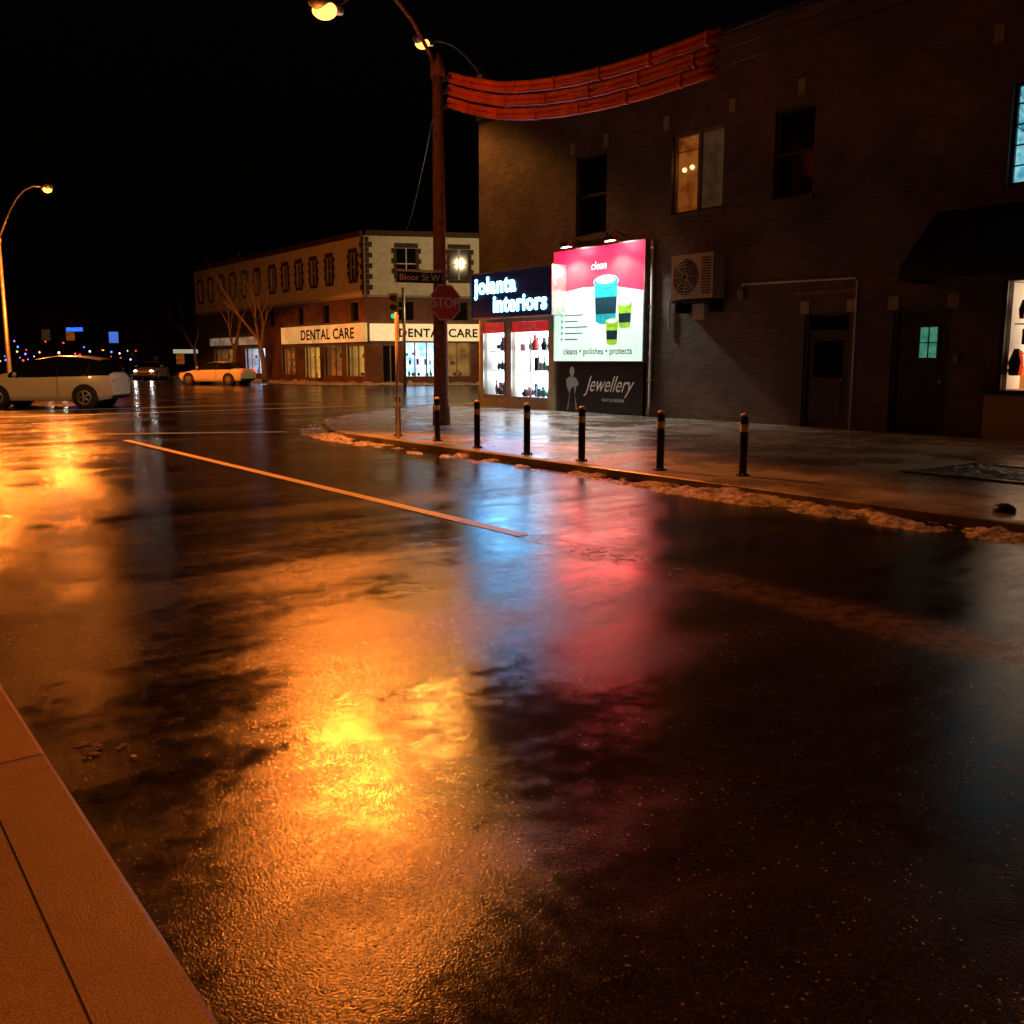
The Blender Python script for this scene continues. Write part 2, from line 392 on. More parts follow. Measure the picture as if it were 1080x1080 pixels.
FRM=pm('window_frame',(.22,.15,.11),.5)
mb=MB()
for k,(a,b,c,d) in wins.items():
    y=.12; w=.06; fm=FRM if k=='lit' else DKG
    for r in ((a,a+w,c,d),(b-w,b,c,d),(a+w,b-w,c,c+w),(a+w,b-w,d-w,d)): mb.box(FA,r[0],r[1],y-.03,y+.04,r[2],r[3],fm)
    cx=(a+b)/2
    if k in('lit',): mb.box(FA,cx-.04,cx+.04,y-.03,y+.04,c+w,d-w,FRM)
    elif k=='blue' or k=='extra':
        for i in range(1,4): mb.box(FA,a+(b-a)*i/4-.012,a+(b-a)*i/4+.012,y-.01,y+.02,c+w,d-w,DKG)
        for i in range(1,5): mb.box(FA,a+w,b-w,y-.012,y+.018,c+(d-c)*i/5-.012,c+(d-c)*i/5+.012,DKG)
    else: mb.box(FA,a+w,b-w,y-.03,y+.04,(c+d)/2-.03,(c+d)/2+.03,DKG)
    if k=='lit':
        mb.rect(FA,a+w,cx-.04,c+w,d-w,y+.06,WO); mb.rect(FA,cx+.04,b-w,c+w,d-w,y+.05,WB)
        for q in ((a+.28,5.95),(a+.52,5.98)): mb.sphere(FA.p(q[0],y+.03,q[1]),.05,BULB,n=8)
        mb.box(FA,a+w,cx-.04,y+.0,y+.02,6.35,6.37,FRM)
    elif k in('blue','extra'): mb.rect(FA,a,b,c,d,y+.03,WC)
    else: mb.rect(FA,a,b,c,d,y+.03,GLASSD)
mb.done('upper_windows',A,org)
DG=pm('door_green_black',(.03,.035,.03),.35); TEAL=mat_lit('teal_glass',(.02,.2,.15),(.1,.4,.25),.6,8)
mb=MB()
a,b,c,d=doors['d1']; DB=pm('door_brown',(.07,.045,.035),.4)
mb.box(FA,a,b,.1,.16,c,d,DB); mb.box(FA,a,a+.07,.04,.1,c,d,DKG); mb.box(FA,b-.07,b,.04,.1,c,d,DKG); mb.box(FA,a+.07,b-.07,.04,.1,d-.4,d-.34,DKG)
mb.rect(FA,a+.1,b-.1,d-.32,d-.05,.095,GLASSD); mb.rect(FA,a+.2,b-.2,1.15,1.9,.095,GLASSD)
for z in (.3,.75): mb.box(FA,a+.2,b-.2,.085,.1,z,z+.35,DB)
mb.tube([FA.p(b-.17,.03,1.1),FA.p(b-.17,.11,1.1)],.03,ALU)
a,b,c,d=doors['d2']
mb.box(FA,a,b,.1,.16,c,d,DG); mb.box(FA,a,a+.07,.04,.1,c,d,DKG); mb.box(FA,b-.07,b,.04,.1,c,d,DKG); mb.box(FA,a+.07,b-.07,.04,.1,d-.08,d,DKG)
mb.rect(FA,14.55,14.9,1.55,2.12,.09,TEAL); mb.box(FA,14.71,14.735,.08,.095,1.55,2.12,DKG); mb.box(FA,14.55,14.9,.08,.094,1.82,1.84,DKG)
for r in ((14.5,14.55,1.5,2.17),(14.9,14.95,1.5,2.17),(14.55,14.9,1.5,1.55),(14.55,14.9,2.12,2.17)): mb.box(FA,r[0],r[1],.07,.1,r[2],r[3],DKG)
mb.tube([FA.p(15.02,.03,1.1),FA.p(15.02,.11,1.1)],.03,ALU)
mb.box(FA,15.28,15.4,-.06,0,1.45,1.6,pm('keypad',(.3,.3,.28),.4))
mb.done('doors',A,org)
def display(mb,fr,x0,x1,z0,z1,y0,depth,back,seed,pal,nit=16):
    rnd=random.Random(seed)
    mb.rect(fr,x0-.1,x1+.1,z0-.05,z1+.05,y0+depth,back)
    for x in (x0-.1,x1+.1):
        P=fr.p; mb.face([P(x,y0,z0),P(x,y0,z1),P(x,y0+depth,z1),P(x,y0+depth,z0)],WHITE)
    mb.face([fr.p(x0-.1,y0,z0-.01),fr.p(x1+.1,y0,z0-.01),fr.p(x1+.1,y0+depth,z0-.01),fr.p(x0-.1,y0+depth,z0-.01)],WHITE)
    mb.face([fr.p(x0-.1,y0,z1+.01),fr.p(x1+.1,y0,z1+.01),fr.p(x1+.1,y0+depth,z1+.01),fr.p(x0-.1,y0+depth,z1+.01)],WHITE)
    for i in range(nit):
        m=rnd.choice(pal); x=rnd.uniform(x0+.1,x1-.1); y=y0+rnd.uniform(.15,depth-.1)
        k=rnd.random(); z=z0+rnd.choice([0,0,(z1-z0)*.35,(z1-z0)*.62])
        if k<.4:
            h=rnd.uniform(.18,.5); r=rnd.uniform(.05,.12)
            mb.tube([fr.p(x,y,z),fr.p(x,y,z+h*.4),fr.p(x,y,z+h*.75),fr.p(x,y,z+h)],[r*.6,r,r*.35,r*.5],m,8)
        elif k<.75:
            w=rnd.uniform(.08,.22); h=rnd.uniform(.12,.4); mb.box(fr,x-w/2,x+w/2,y-.03,y+.03,z,z+h,m)
        else: mb.sphere(fr.p(x,y,z+.12),rnd.uniform(.06,.13),m,n=8)
    for zz in ((z1-z0)*.345,(z1-z0)*.615): mb.box(fr,x0,x1,y0+.1,y0+depth-.02,z0+zz-.02,z0+zz,ALU)
PAL=[pm('item_red',(.6,.05,.04),.4),pm('item_blue',(.08,.16,.5),.4),pm('item_dark',(.03,.03,.04),.4),pm('item_pink',(.7,.3,.4),.4),pm('item_dark2',(.06,.05,.08),.4),pm('item_green',(.05,.3,.2),.4),pm('item_grey',(.25,.25,.3),.4)]
RG=pm('item_redglow',(.8,.05,.03),.4,emis=(1,.06,.02),es=.6,samp=False); OG=pm('item_orange_glow',(.8,.3,.05),.4,emis=(1,.3,.05),es=.5,samp=False)
PALW=[pm('item_red',(.6,.05,.04)),pm('item_orange',(.8,.3,.05),.4),pm('item_cream',(.7,.6,.4),.4),RG,OG,pm('item_dark',(.03,.03,.04))]
BK=mat_lit('display_back',(.6,.85,1.0),(1,1,1),7.0,3,True); BKW=mat_lit('display_back_warm',(1,.6,.28),(1,.85,.6),2.6,3,True)
mb=MB()
for i,(a,b,c,d) in enumerate(jw): display(mb,FA,a,b,c,d,.14,.6,BK,i+3,PAL,44)
display(mb,FA,*shopR,.2,.8,BKW,9,PALW,90)
rnd=random.Random(77)
for i in range(34):   # merchandise stacked close to the glass at the near end of the right shop
    x=16.25+rnd.uniform(0,1.6); z=.98+rnd.choice([0,0,.12,.25,.65,.8,1.25]); w=rnd.uniform(.08,.2); h=rnd.uniform(.15,.5)
    m=rnd.choice([RG,OG,PALW[2],PALW[5],PALW[0]])
    if rnd.random()<.5: mb.box(FA,x-w/2,x+w/2,.22+rnd.uniform(0,.2),.45,z,z+h,m)
    else: mb.tube([FA.p(x,.3,z),FA.p(x,.3,z+h*.5),FA.p(x,.3,z+h)],[w*.5,w*.7,w*.25],m,8)
mb.done('window_displays',A,org)
RB=pm('red_valance',(.6,.02,.03),.5,emis=(.8,.03,.03),es=.5,samp=False)
mb=MB()
for a,b,c,d in jw:
    mb.box(FA,a,b,.02,.05,d-.3,d-.003,RB)
    for r in ((a-.04,a,c,d),(b,b+.04,c,d)): mb.box(FA,r[0],r[1],-.03,.02,r[2],r[3],ALU)
    mb.box(FA,a,b,-.03,.02,c-.06,c-.002,ALU)
mb.box(FA,2.5,2.54,.02,.06,.43,2.3,ALU)
for r in ((16.12,16.2),(18.1,18.18),(20.2,20.28)): mb.box(FA,r[0],r[1],-.04,.1,.98,2.88,BLACK)
mb.box(FA,15.95,20.6,-.08,-.003,.1,.9,BEIGE); mb.box(FA,15.9,20.6,-.14,.0,.9,.975,BLACK)
mb.box(FA,3.45,3.7,-.06,-.003,.1,2.75,BEIGE)
mb.done('shopfront_trim',A,org)
for a,b,c,d in jw: text('window_lettering',A,org,'Thank You',FA.p((a+b)/2,.012,d-.22),(0,-1),.17,WHITE,align='CENTER',shear=.3)
mb=MB(); AW=pm('black_canvas',(.01,.01,.011),.8)
a,b=14.75,21
q=[(0,4.2),(-1.1,3.15),(-1.1,2.9),(0,2.95)]
for (y0,z0),(y1,z1) in zip(q[:-1],q[1:-1]): mb.face([FA.p(a,y0,z0),FA.p(b,y0,z0),FA.p(b,y1,z1),FA.p(a,y1,z1)],AW)
for x in (a,b): mb.face([FA.p(x,-.002,4.2),FA.p(x,-1.1,3.15),FA.p(x,-1.1,2.9),FA.p(x,-.002,2.9)],AW)
mb.done('awning',A,org)
SGW=mat_emis('sign_letters',(.12,.5,1.0),38,.05)
SFACE=pm('sign_face',(.006,.008,.012),.35,emis=(.01,.05,.2),es=.05,samp=False)
so=(16.6,22.3,3.4); s=group('shop_sign',so)
mb=MB(); mb.box(FA,.42,4.25,-.6,-.02,2.76,4.02,SFACE)
for r in ((.38,4.29,2.72,2.76),(.38,4.29,4.02,4.06),(.38,.42,2.76,4.02),(4.25,4.29,2.76,4.02)): mb.box(FA,r[0],r[1],-.62,-.02,r[2],r[3],ALU)
mb.done('sign_box',s,so)
text('lettering',s,so,'jolanta',FA.p(.62,-.612,3.45),(0,-1),.66,SGW,bold=.014,sx=1.05)
text('lettering',s,so,'interiors',FA.p(1.55,-.612,2.9),(0,-1),.66,SGW,bold=.014,sx=1.0)
po=(17.1,19,2.2); pg=group('lit_wall_poster',po)
PWH=pm('poster_white',(.6,.7,.62),.4,emis=(.7,1,.84),es=.95,var=.12,vs=1.2); PRD=pm('poster_red',(.8,.03,.03),.4,emis=(1,.003,.016),es=11.0,var=.3,vs=1.5)
PBK=pm('poster_black',(.01,.01,.01),.3); PTQ=pm('poster_turquoise',(.02,.4,.5),.4,emis=(.01,.35,.45),es=.6,samp=False); PLM=pm('poster_lime',(.4,.7,.05),.4,emis=(.3,.6,.03),es=.6,samp=False)
PGY=pm('poster_grey',(.05,.06,.08),.4); PDK=pm('poster_navy',(.01,.06,.1),.4); PWT=pm('poster_letter_white',(.9,.9,.9),.4,emis=(1,.95,.95),es=1.2,samp=False)
PGR=pm('poster_silver',(.35,.36,.36),.4)
mb=MB()
x0,x1=3.8,7.3
mb.box(FA,x0,x1,-.12,-.003,1.48,4.42,WHITE)
for r in ((x0-.04,x0,1.44,4.46),(x1,x1+.04,1.44,4.46),(x0,x1,4.42,4.46)): mb.box(FA,r[0],r[1],-.15,-.003,r[2],r[3],ALU)
mb.rect(FA,x0,x1,1.48,3.55,-.124,PWH)
mb.poly(FA,[(x0,3.55),(x1,3.55),(x1,4.42),(x0,4.42)],-.124,PRD)
mb.poly(FA,[(x0,3.3),(x0+1.2,3.42),(x0+2.3,3.4),(x1,3.22),(x1,3.56),(x0,3.56)],-.128,PRD)
def tub(cx,cz,w,h,m,lid):
    mb.poly(FA,[(cx-w/2,cz+h/2),(cx-w*.42,cz-h/2),(cx-w*.2,cz-h*.56),(cx+w*.2,cz-h*.56),(cx+w*.42,cz-h/2),(cx+w/2,cz+h/2)],-.130,m)
    mb.poly(FA,[(cx-w*.46,cz+h*.12),(cx-w*.43,cz-h*.3),(cx+w*.43,cz-h*.3),(cx+w*.46,cz+h*.12)],-.133,PDK)
    mb.ell(FA,cx,cz+h*.52,w*.54,h*.17,-.136,lid); mb.ell(FA,cx,cz+h*.56,w*.42,h*.1,-.139,PWH)
tub(5.9,3.0,.9,1.0,PTQ,PTQ); tub(6.62,2.62,.5,.55,PLM,PLM); tub(6.15,2.2,.46,.55,PLM,PLM)
for i in range(5):
    mb.rect(FA,4.25,4.25+.55+.2*((i*7)%3),2.05+.16*i,2.08+.16*i,-.128,PGY); mb.ell(FA,4.13,2.07+.16*i,.04,.04,-.128,PTQ,8)
mb.box(FA,x0+.2,x1,-.1,-.003,.1,1.47,PBK)
mb.ell(FA,4.55,1.2,.1,.13,-.104,PGR); mb.poly(FA,[(4.35,.15),(4.45,.6),(4.33,.78),(4.3,.98),(4.5,1.08),(4.72,1.02),(4.86,.86),(4.74,.8),(4.68,.55),(4.8,.15)],-.104,PGR)
mb.poly(FA,[(4.4,.15),(4.5,.72),(4.64,.8),(4.72,.15)],-.107,PBK)
mb.done('panel',pg,po)
text('lettering',pg,po,'cleans • polishes • protects',FA.p(5.55,-.126,1.66),(0,-1),.25,PGY,.001,.002,align='CENTER')
text('lettering',pg,po,'Jewellery',FA.p(6.0,-.104,.68),(0,-1),.6,WHITE,.001,align='CENTER',shear=.5,sx=.8)
text('lettering',pg,po,'WATCH REPAIR',FA.p(6.2,-.104,.42),(0,-1),.12,WHITE,.001,align='CENTER')
text('lettering',pg,po,'clean',FA.p(5.6,-.1285,3.85),(0,-1),.3,PWT,.001,.004,align='CENTER',shear=.2)
FLG=mat_emis('floodlight_face',(1,.75,.7),70,.02,samp=False)
mb=MB()
for x in (4.75,6.45):
    mb.tube([FA.p(x,0,4.62),FA.p(x,-.3,4.7),FA.p(x,-.5,4.6)],.02,BLACK,8)
    mb.box(FA,x-.16,x+.16,-.6,-.42,4.46,4.56,BLACK)
    mb.face([FA.p(x-.14,-.6,4.43),FA.p(x+.14,-.6,4.43),FA.p(x+.14,-.44,4.456),FA.p(x-.14,-.44,4.456)],FLG)
mb.done('floodlights',pg,po)
for x in (4.75,6.45):
    p=FA.p(x,-.5,4.3)-Vector(po)
    l=lamp('floodlight_bulb',pg,p,260,(.9,1,.86),.1,'SPOT',spot_size=2.45,spot_blend=.5)
    l.rotation_euler=(0,math.radians(5),0)
ao=tuple(FA.p(9.2,-.2,3.4)); ag=group('air_conditioner',ao)
ACW=pm('ac_white',(.5,.44,.34),.45,var=.12)
mb=MB(); mb.box(FA,8.56,9.84,-.5,-.1,2.9,3.9,ACW); mb.done('casing',ag,ao,bevel=.02)
mb=MB()
mb.ell(FA,9.0,3.4,.41,.41,-.504,DKG,32)
for r in (.1,.17,.24,.31,.38): mb.tube([FA.p(9.0+r*math.cos(k*math.pi/12),-.515,3.4+r*math.sin(k*math.pi/12)) for k in range(25)],.008,ALU,5,False)
for k in range(8): mb.tube([FA.p(9.0+.05*math.cos(k*math.pi/4),-.515,3.4+.05*math.sin(k*math.pi/4)),FA.p(9.0+.4*math.cos(k*math.pi/4),-.515,3.4+.4*math.sin(k*math.pi/4))],.007,ALU,5)
for z in range(14): mb.box(FA,9.5,9.78,-.508,-.5,3.0+z*.06,3.03+z*.06,DKG)
mb.box(FA,8.6,9.8,-.5,0,2.82,2.87,BLACK); mb.box(FA,8.66,8.72,-.45,0,2.6,2.82,BLACK); mb.box(FA,9.68,9.74,-.45,0,2.6,2.82,BLACK)
mb.done('fan_grille',ag,ao)
mb=MB(); mb.box(FA,8.95,9.3,-.16,-.003,2.45,2.8,ACW)
mb.tube([FA.p(8.56,-.1,3.1),FA.p(8.2,-.08,3.1),FA.p(8.1,-.06,2.9),FA.p(8.1,-.06,2.2)],.03,ALU,8)
mb.done('junction_box',ag,ao)
go=FA.p(11.8,-.05,3); g=group('wall_conduit',go)
mb=MB(); mb.tube([FA.p(10.3,-.05,3.05),FA.p(10.3,-.05,3.17),FA.p(13.15,-.05,3.13),FA.p(13.22,-.05,3.05),FA.p(13.22,-.05,.1)],.022,WHITE,8)
mb.box(FA,10.22,10.38,-.1,-.003,2.85,3.05,ALU)
mb.done('pipe',g,go)
go=FA.p(7.6,-.05,3); g=group('downspout',go)
mb=MB(); mb.tube([FA.p(7.52,-.07,4.4),FA.p(7.52,-.07,.35),FA.p(7.55,-.16,.15)],.045,pm('downspout_paint',(.35,.33,.28),.5),8)
for z in (1,2.8,4.2): mb.box(FA,7.45,7.59,-.125,-.003,z,z+.04,ALU)
mb.done('pipe',g,go)
# ------------------------------------------------------------ dental block
org=(Cd.x,Cd.y,0); D=group('dental_clinic_building',org); FL=Fr((Cd.x,Cd.y),(0,-1)); FR=Fr((Cd.x,Cd.y),(e2.x,e2.y))
HB=9.05; zs=5.5
mb=MB()
Lw=[]
for d in (1.0,4.3,6.7,9.0,11.3,13.6,16.5,19,21.5,24,26.5,29): Lw.append((-d-.9,-d,6.5,8.1))
Rw=[(2.0,3.2,6.5,8.35),(5.3,6.5,6.5,8.35),(9,10.2,6.5,8.35),(12.5,13.7,6.5,8.35)]
mb.facade(FL,-31,0,zs,HB,Lw,STUCCO); mb.facade(FR,0,25,zs,HB,Rw,STUCCO)
Lm=[(-1.9,-.9,3.95,5.1),(-6,-5,3.95,5.1),(-10,-9,3.95,5.1),(-15,-14,3.95,5.1)]
Ll=[(-2.75,-.3,.5,2.4),(-6,-3.4,.5,2.4),(-9,-6.6,.3,2.4),(-13,-10.6,.5,2.4),(-20,-16,.5,2.4),(-27,-22,.5,2.4)]; Rl=[(1.0,2.0,.1,2.4),(2.3,4.5,.5,2.6),(4.8,6.6,.5,2.6),(8,11,.5,2.6)]
mb.facade(FL,-31,0,0,zs,Lm+Ll,BRICK2); mb.facade(FR,0,25,0,zs,Rl+[(2.0,3.0,4.0,5.1),(5.4,6.4,4.0,5.1)],BRICK2)
p1=FL.p(-31,0,0); p2=FR.p(25,0,0)
mb.face([(Cd.x,Cd.y,HB),(p1.x,p1.y,HB),(p1.x+20,p1.y,HB),(p2.x+8,p2.y+15,HB),(p2.x,p2.y,HB)],TAR)
mb.face([(p1.x,p1.y,0),(p1.x+20,p1.y,0),(p1.x+20,p1.y,HB),(p1.x,p1.y,HB)],BRICK2)
mb.done('walls',D,org)
mb=MB()
QD=pm('quoin_dark',(.07,.035,.025),.8)
mb.box(FL,-31,-.01,-.25,-.0,HB,HB+.3,QD); mb.box(FR,0.1,25,-.25,0,HB,HB+.3,QD)
for fr,ws in ((FL,Lw),(FR,Rw)):
    for a,b,c,d in ws:
        mb.box(fr,a-.12,b+.12,-.05,-.002,d+.02,d+.3,QD); mb.box(fr,a-.1,b+.1,-.05,-.002,c-.2,c-.01,QD)
        for k in range(6):
            w=.32 if k%2 else .18; z=c+(d-c)*k/6
            mb.box(fr,a-w,a-.002,-.04,-.002,z,z+(d-c)/6-.01,QD); mb.box(fr,b+.002,b+w,-.04,-.002,z,z+(d-c)/6-.01,QD)
        mb.rect(fr,a,b,c,d,.15,GLASSD); mb.box(fr,a,b,.08,.14,(c+d)/2-.03,(c+d)/2+.03,WHITE); mb.box(fr,(a+b)/2-.03,(a+b)/2+.03,.08,.13,c,d,WHITE)
for a,b,c,d in Lm: mb.rect(FL,a,b,c,d,.15,GLASSD)
for a,b in ((2.0,3.0),(5.4,6.4)): mb.rect(FR,a,b,4,5.1,.15,GLASSD)
for k in range(11):
    w=.5 if k%2 else .3
    mb.box(FL,-w,-.0,-.05,-.003,zs+k*.32,zs+k*.32+.3,QD); mb.box(FR,0.06,w,-.05,-.003,zs+k*.32,zs+k*.32+.3,QD)
mb.box(FL,-31,0,-.12,-.003,zs-.15,zs-.0,STONE); mb.box(FR,.13,25,-.12,-.003,zs-.15,zs,STONE)
mb.done('trim_and_windows',D,org)
YW=mat_lit('yellow_shop_light',(1,.4,.05),(1,.65,.15),1.4,2); CWH=mat_lit('cool_shop_light',(.15,.5,1),(.8,.95,1),2.2,1.5); WWD=mat_lit('warm_dim_shop',(.35,.13,.03),(.7,.35,.08),.4,1.5)
mb=MB()
display(mb,FL,-2.75,-.3,.5,2.4,.3,1.2,YW,21,PAL,10)
for i,h in enumerate(Ll[1:]): display(mb,FL,*h,.3,1.0,[WWD,YW,WWD,CWH,WWD][i],30+i,PAL,12)
display(mb,FR,2.3,4.5,.5,2.6,.3,1.2,CWH,41,PAL,18); display(mb,FR,4.8,6.6,.5,2.6,.3,1.2,WWD,42,PAL,12); display(mb,FR,8,11,.5,2.6,.3,1.2,YW,43,PAL,12)
mb.rect(FR,1.0,2.0,.1,2.4,.15,GLASSD)
for fr,hs in ((FL,Ll),(FR,Rl)):
    for a,b,c,d in hs:
        n=2 if b-a<2.2 else 3
        for i in range(n+1): x=a+(b-a)*i/n; mb.box(fr,x-.04,x+.04,.02,.1,c,d,ALU)
mb.done('shopfronts',D,org)
SIGY=pm('fascia_cream',(.75,.6,.3),.5,emis=(1,.6,.18),es=.4,var=.25,vs=.6); SIGW=pm('fascia_white',(.8,.72,.5),.5,emis=(1,.78,.38),es=.7,var=.15)
mb=MB()
mb.box(FL,-12.2,.2,-.3,-.003,2.65,3.8,SIGY); mb.box(FR,.25,7.2,-.3,-.003,2.7,3.75,SIGW); mb.box(FL,-27,-17,-.3,-.003,2.7,3.3,pm('fascia_dim',(.7,.65,.5),.5,emis=(1,.8,.5),es=.12,var=.6,vs=1.2,samp=False))
mb.done('fascia_sign',D,org)
text('fascia_lettering',D,org,'DENTAL CARE',FL.p(-8.9,-.31,2.88),(0,-1),.95,BLACK,bold=.02,sx=1.2)
text('fascia_lettering',D,org,'DENTAL CARE',FR.p(2.0,-.31,2.95),e2,.72,BLACK,bold=.02)
# ------------------------------------------------------------ distant row across the street (left)
def far_building(o,ang,L,H_,dep,seed):
    rnd=random.Random(seed); g=group('distant_house',(o[0],o[1],0),rot=False,ang=ang)
    mb=MB(); hs=[]
    n=int(L/3)
    for f in range(int(H_/3)):
        for i in range(n): hs.append((i*3+1,i*3+2.1,1+f*3,2.4+f*3))
    mb.facade(ID,0,L,0,H_,hs,BRICK2)
    mb.box(ID,0,L,.2,dep,0.01,H_-.01,BRICK2)
    mb.poly(Fr((0,0),(1,0)),[(-.3,H_),(L+.3,H_),(L*.85,H_+1.8),(L*.15,H_+1.8)],-.02,TAR)
    for h in hs:
        r=rnd.random(); mb.rect(ID,*h,.12,(WO if r<.08 else WB if r<.16 else GLASSD))
    ob=mb.done('house_body',g); ob.rotation_euler=(0,0,0)
for i,(o,L,h) in enumerate((((-95,118),22,6.5),((-70,122),16,8),((-52,128),15,6),((-120,110),24,7))): far_building(o,.1,L,h,10,i)
def small_sign(X,Y,z,w,h,col,s,nm='lit_shop_sign',pole=True):
    g=group(nm,(X,Y,z),rot=False,ang=0); mb=MB(); m=mat_emis('glow_%02d_%02d'%(int(col[0]*99),int(col[2]*99)),col,s,samp=False)
    mb.box(ID,-w/2,w/2,-.1,.1,-h/2,h/2,m); mb.box(ID,-w/2-.06,w/2+.06,-.08,.12,-h/2-.06,h/2+.06,BLACK)
    if pole: mb.tube([(0,.2,-h/2),(0,.2,-z)],.08,BLACK,6)
    ob=mb.done('sign_body',g); ob.rotation_euler=(0,0,0)
small_sign(-53,117,5.2,2.0,.45,(.02,.12,1),2); small_sign(-47.5,115,4.2,1.1,1.3,(.08,.2,.8),.8)
small_sign(-33,98,2.4,3.0,.4,(1,.9,.7),.35)
g=group('string_lights',(-55,105,2.5),rot=False,ang=0); mb=MB(); rnd=random.Random(12)
cs=[mat_emis('tiny_purple',(.4,.12,1),3,samp=False),mat_emis('tiny_blue',(.05,.2,1),4,samp=False),mat_emis('tiny_white',(1,.9,.8),4,samp=False),mat_emis('tiny_red',(1,.04,.02),5,samp=False),mat_emis('tiny_amber',(1,.4,.06),4,samp=False)]
for i in range(54):
    mb.sphere((rnd.uniform(-8,14),rnd.uniform(-2,4),rnd.choice([rnd.gauss(.0,.4),rnd.gauss(-.8,.3),rnd.gauss(-.8,.3),rnd.uniform(-1,2.2)])),rnd.uniform(.05,.12),rnd.choice(cs),n=6)
mb.tube([(-8,0,3),(-2,0,2.2),(4,0,3),(9,0,2.2),(14,0,3)],.02,WIRE,4)
ob=mb.done('bulbs',g); ob.rotation_euler=(0,0,0)
# ------------------------------------------------------------ street lamps
def luminaire(mb,p,dirv):
    p=Vector(p); d=Vector(dirv).normalized()
    mb.tube([p-d*.35,p-d*.1,p+d*.15,p+d*.4,p+d*.5],[.06,.13,.17,.14,.04],GALV,12)
    mb.sphere(p+d*.12+Vector((0,0,-.11)),.19,LAMPE,(1.15,1,.8),14)
def street_lamp(base,head,ztop,power,r0=.13,r1=.08,rise=.5,polemat=GALV,rad=.2,base_z=.1,col=SOD,spot=None,bowl=0,tilt=None,blend=.15):
    g=group('street_lamp',(base[0],base[1],base_z),rot=False,ang=0); o=Vector((base[0],base[1],base_z))
    mb=MB(); b=Vector((base[0],base[1],0)); h=Vector(head)
    mb.tube([b+Vector((0,0,base_z)),b+Vector((0,0,.5)),b+Vector((0,0,.55)),b+Vector((0,0,ztop))],[r0*1.15,r0*1.12,r0,r1],polemat,14)
    mb.done('mast',g,o,rot=False)
    mb=MB(); top=b+Vector((0,0,ztop-.3)); d=(Vector((h.x,h.y,0))-b); dn=d.normalized()
    pts=[top]
    for t in (.12,.28,.45,.62,.8,1.0):
        pts.append(Vector((b.x+d.x*t,b.y+d.y*t,top.z+(h.z+.05-top.z)*(1-(1-t)**2)+rise*math.sin(math.pi*t)*.6)))
    mb.tube(pts,[.04]*5+[.035,.03],polemat,8)
    mb.tube([top+Vector((0,0,-.15)),top+Vector((0,0,.2))],r1*1.5,polemat,12)
    luminaire(mb,h+dn*.2,dn)
    mb.done('arm_and_luminaire',g,o,rot=False)
    loc=h+dn*.3-o+Vector((0,0,-.4))
    if spot:
        l=lamp('lamp_bulb',g,loc,power,col,rad,'SPOT',spot_size=math.radians(spot),spot_blend=blend)
        if tilt:
            l.rotation_euler=(Vector((tilt[0],tilt[1],-1))).to_track_quat('-Z','Y').to_euler()
        if bowl: lamp('lamp_bowl_glow',g,loc,bowl,col,rad)
    else: lamp('lamp_bulb',g,loc,power,col,rad)
    return g
# beams aimed down the roadway, away from the shop wall
street_lamp((-1.55,20.9),(-3.12,18.0,7.64),7.75,4200,.17,.1,1.3,POLE,spot=100,bowl=110,tilt=(-.2,-.75),rad=.2,blend=.25)
street_lamp((-1.0,32.6),(-2.5,30.6,11.0),10.9,1500,.12,.08,.4,col=(1,.34,.05),spot=104,bowl=8,tilt=(-.2,-.6),blend=.25)
street_lamp((-27.0,51.5),(-23.4,49.3,10.0),8.0,6500,.12,.08,.6,spot=156,bowl=900,blend=.03)
street_lamp((-28.5,47),(-25.6,45.6,10.0),8.0,5500,.12,.08,.6,spot=156,bowl=500,blend=.03)
street_lamp((3.0,52.5),(.8,51,9.0),8.6,1500,.12,.08,.4,col=(1,.7,.32))  # added lamp, hidden behind the brick building, to brighten the dental front
p=uv2w(-6,16.6); street_lamp((p.x,p.y),tuple(uv2w(-6,20.5,8.5)),8.2,3200,.15,.09,.6,POLE,spot=104,col=(1,.38,.06),tilt=(0,.9),blend=.3)  # unseen lamp added left of the view to light the SUV and nearby road
p=uv2w(-2.6,-3.0); street_lamp((p.x,p.y),tuple(uv2w(-.9,-1.5,8.0)),7.75,1500,.15,.09,.6,POLE,spot=106,blend=.4)

co=(11.5,13.5,6.2); cg=group('overhead_cables',co)
mb=MB()
prof=[(17.3,7.0),(16.4,6.68),(15.5,6.42),(14.5,6.23),(13.5,6.1),(12.5,6.02),(11.5,5.99),(10.1,6.0)]
def zc(v):
    for (a,za),(b,zb) in zip(prof,prof[1:]):
        if b<=v<=a: return zb+(za-zb)*(v-b)/(a-b)
    return prof[-1][1]+ (10.1-v)*.03+((10.1-v)**2)*.006
for tier,dz in enumerate((-.25,0,.25)):
  for dn in (-.052,.052):
    pts=[(11.35+tier*.02,17.3-i*.24,zc(17.3-i*.24)+dz+dn+random.uniform(-.006,.006)) for i in range(31)]
    mb.tube(pts,.052,ORNG,10)
    for k in range(2+tier,30,5):
        a=Vector(pts[k]); b=Vector(pts[k+1]); mb.tube([a,a+(b-a)*.3],.064,ORNG,10)
mb.done('orange_line_hoses',cg,co)
mb=MB()
for tier,dz in enumerate((-.24,0,.24)):
    mb.tube([(11.35+tier*.02,10.3-i*1.5,zc(10.1)+dz+.03*i*i*.25+.02*i) for i in range(14)],.014,WIRE,5)
Q=FR.p(2.4,-.1,9.1); P0=Vector((11.3,17.7,6.9))
mb.tube([P0.lerp(Q,t)-Vector((0,0,2.2*t*(1-t))) for t in (0,.1,.2,.35,.5,.65,.8,1)],.01,WIRE,5)
for z in (6.7,7.0,7.25): mb.tube([(11.35,17.6,z),(11.35,17.2,z)],.05,DKG,8)
mb.done('wires',cg,co)
pu,pv=11.3,17.65
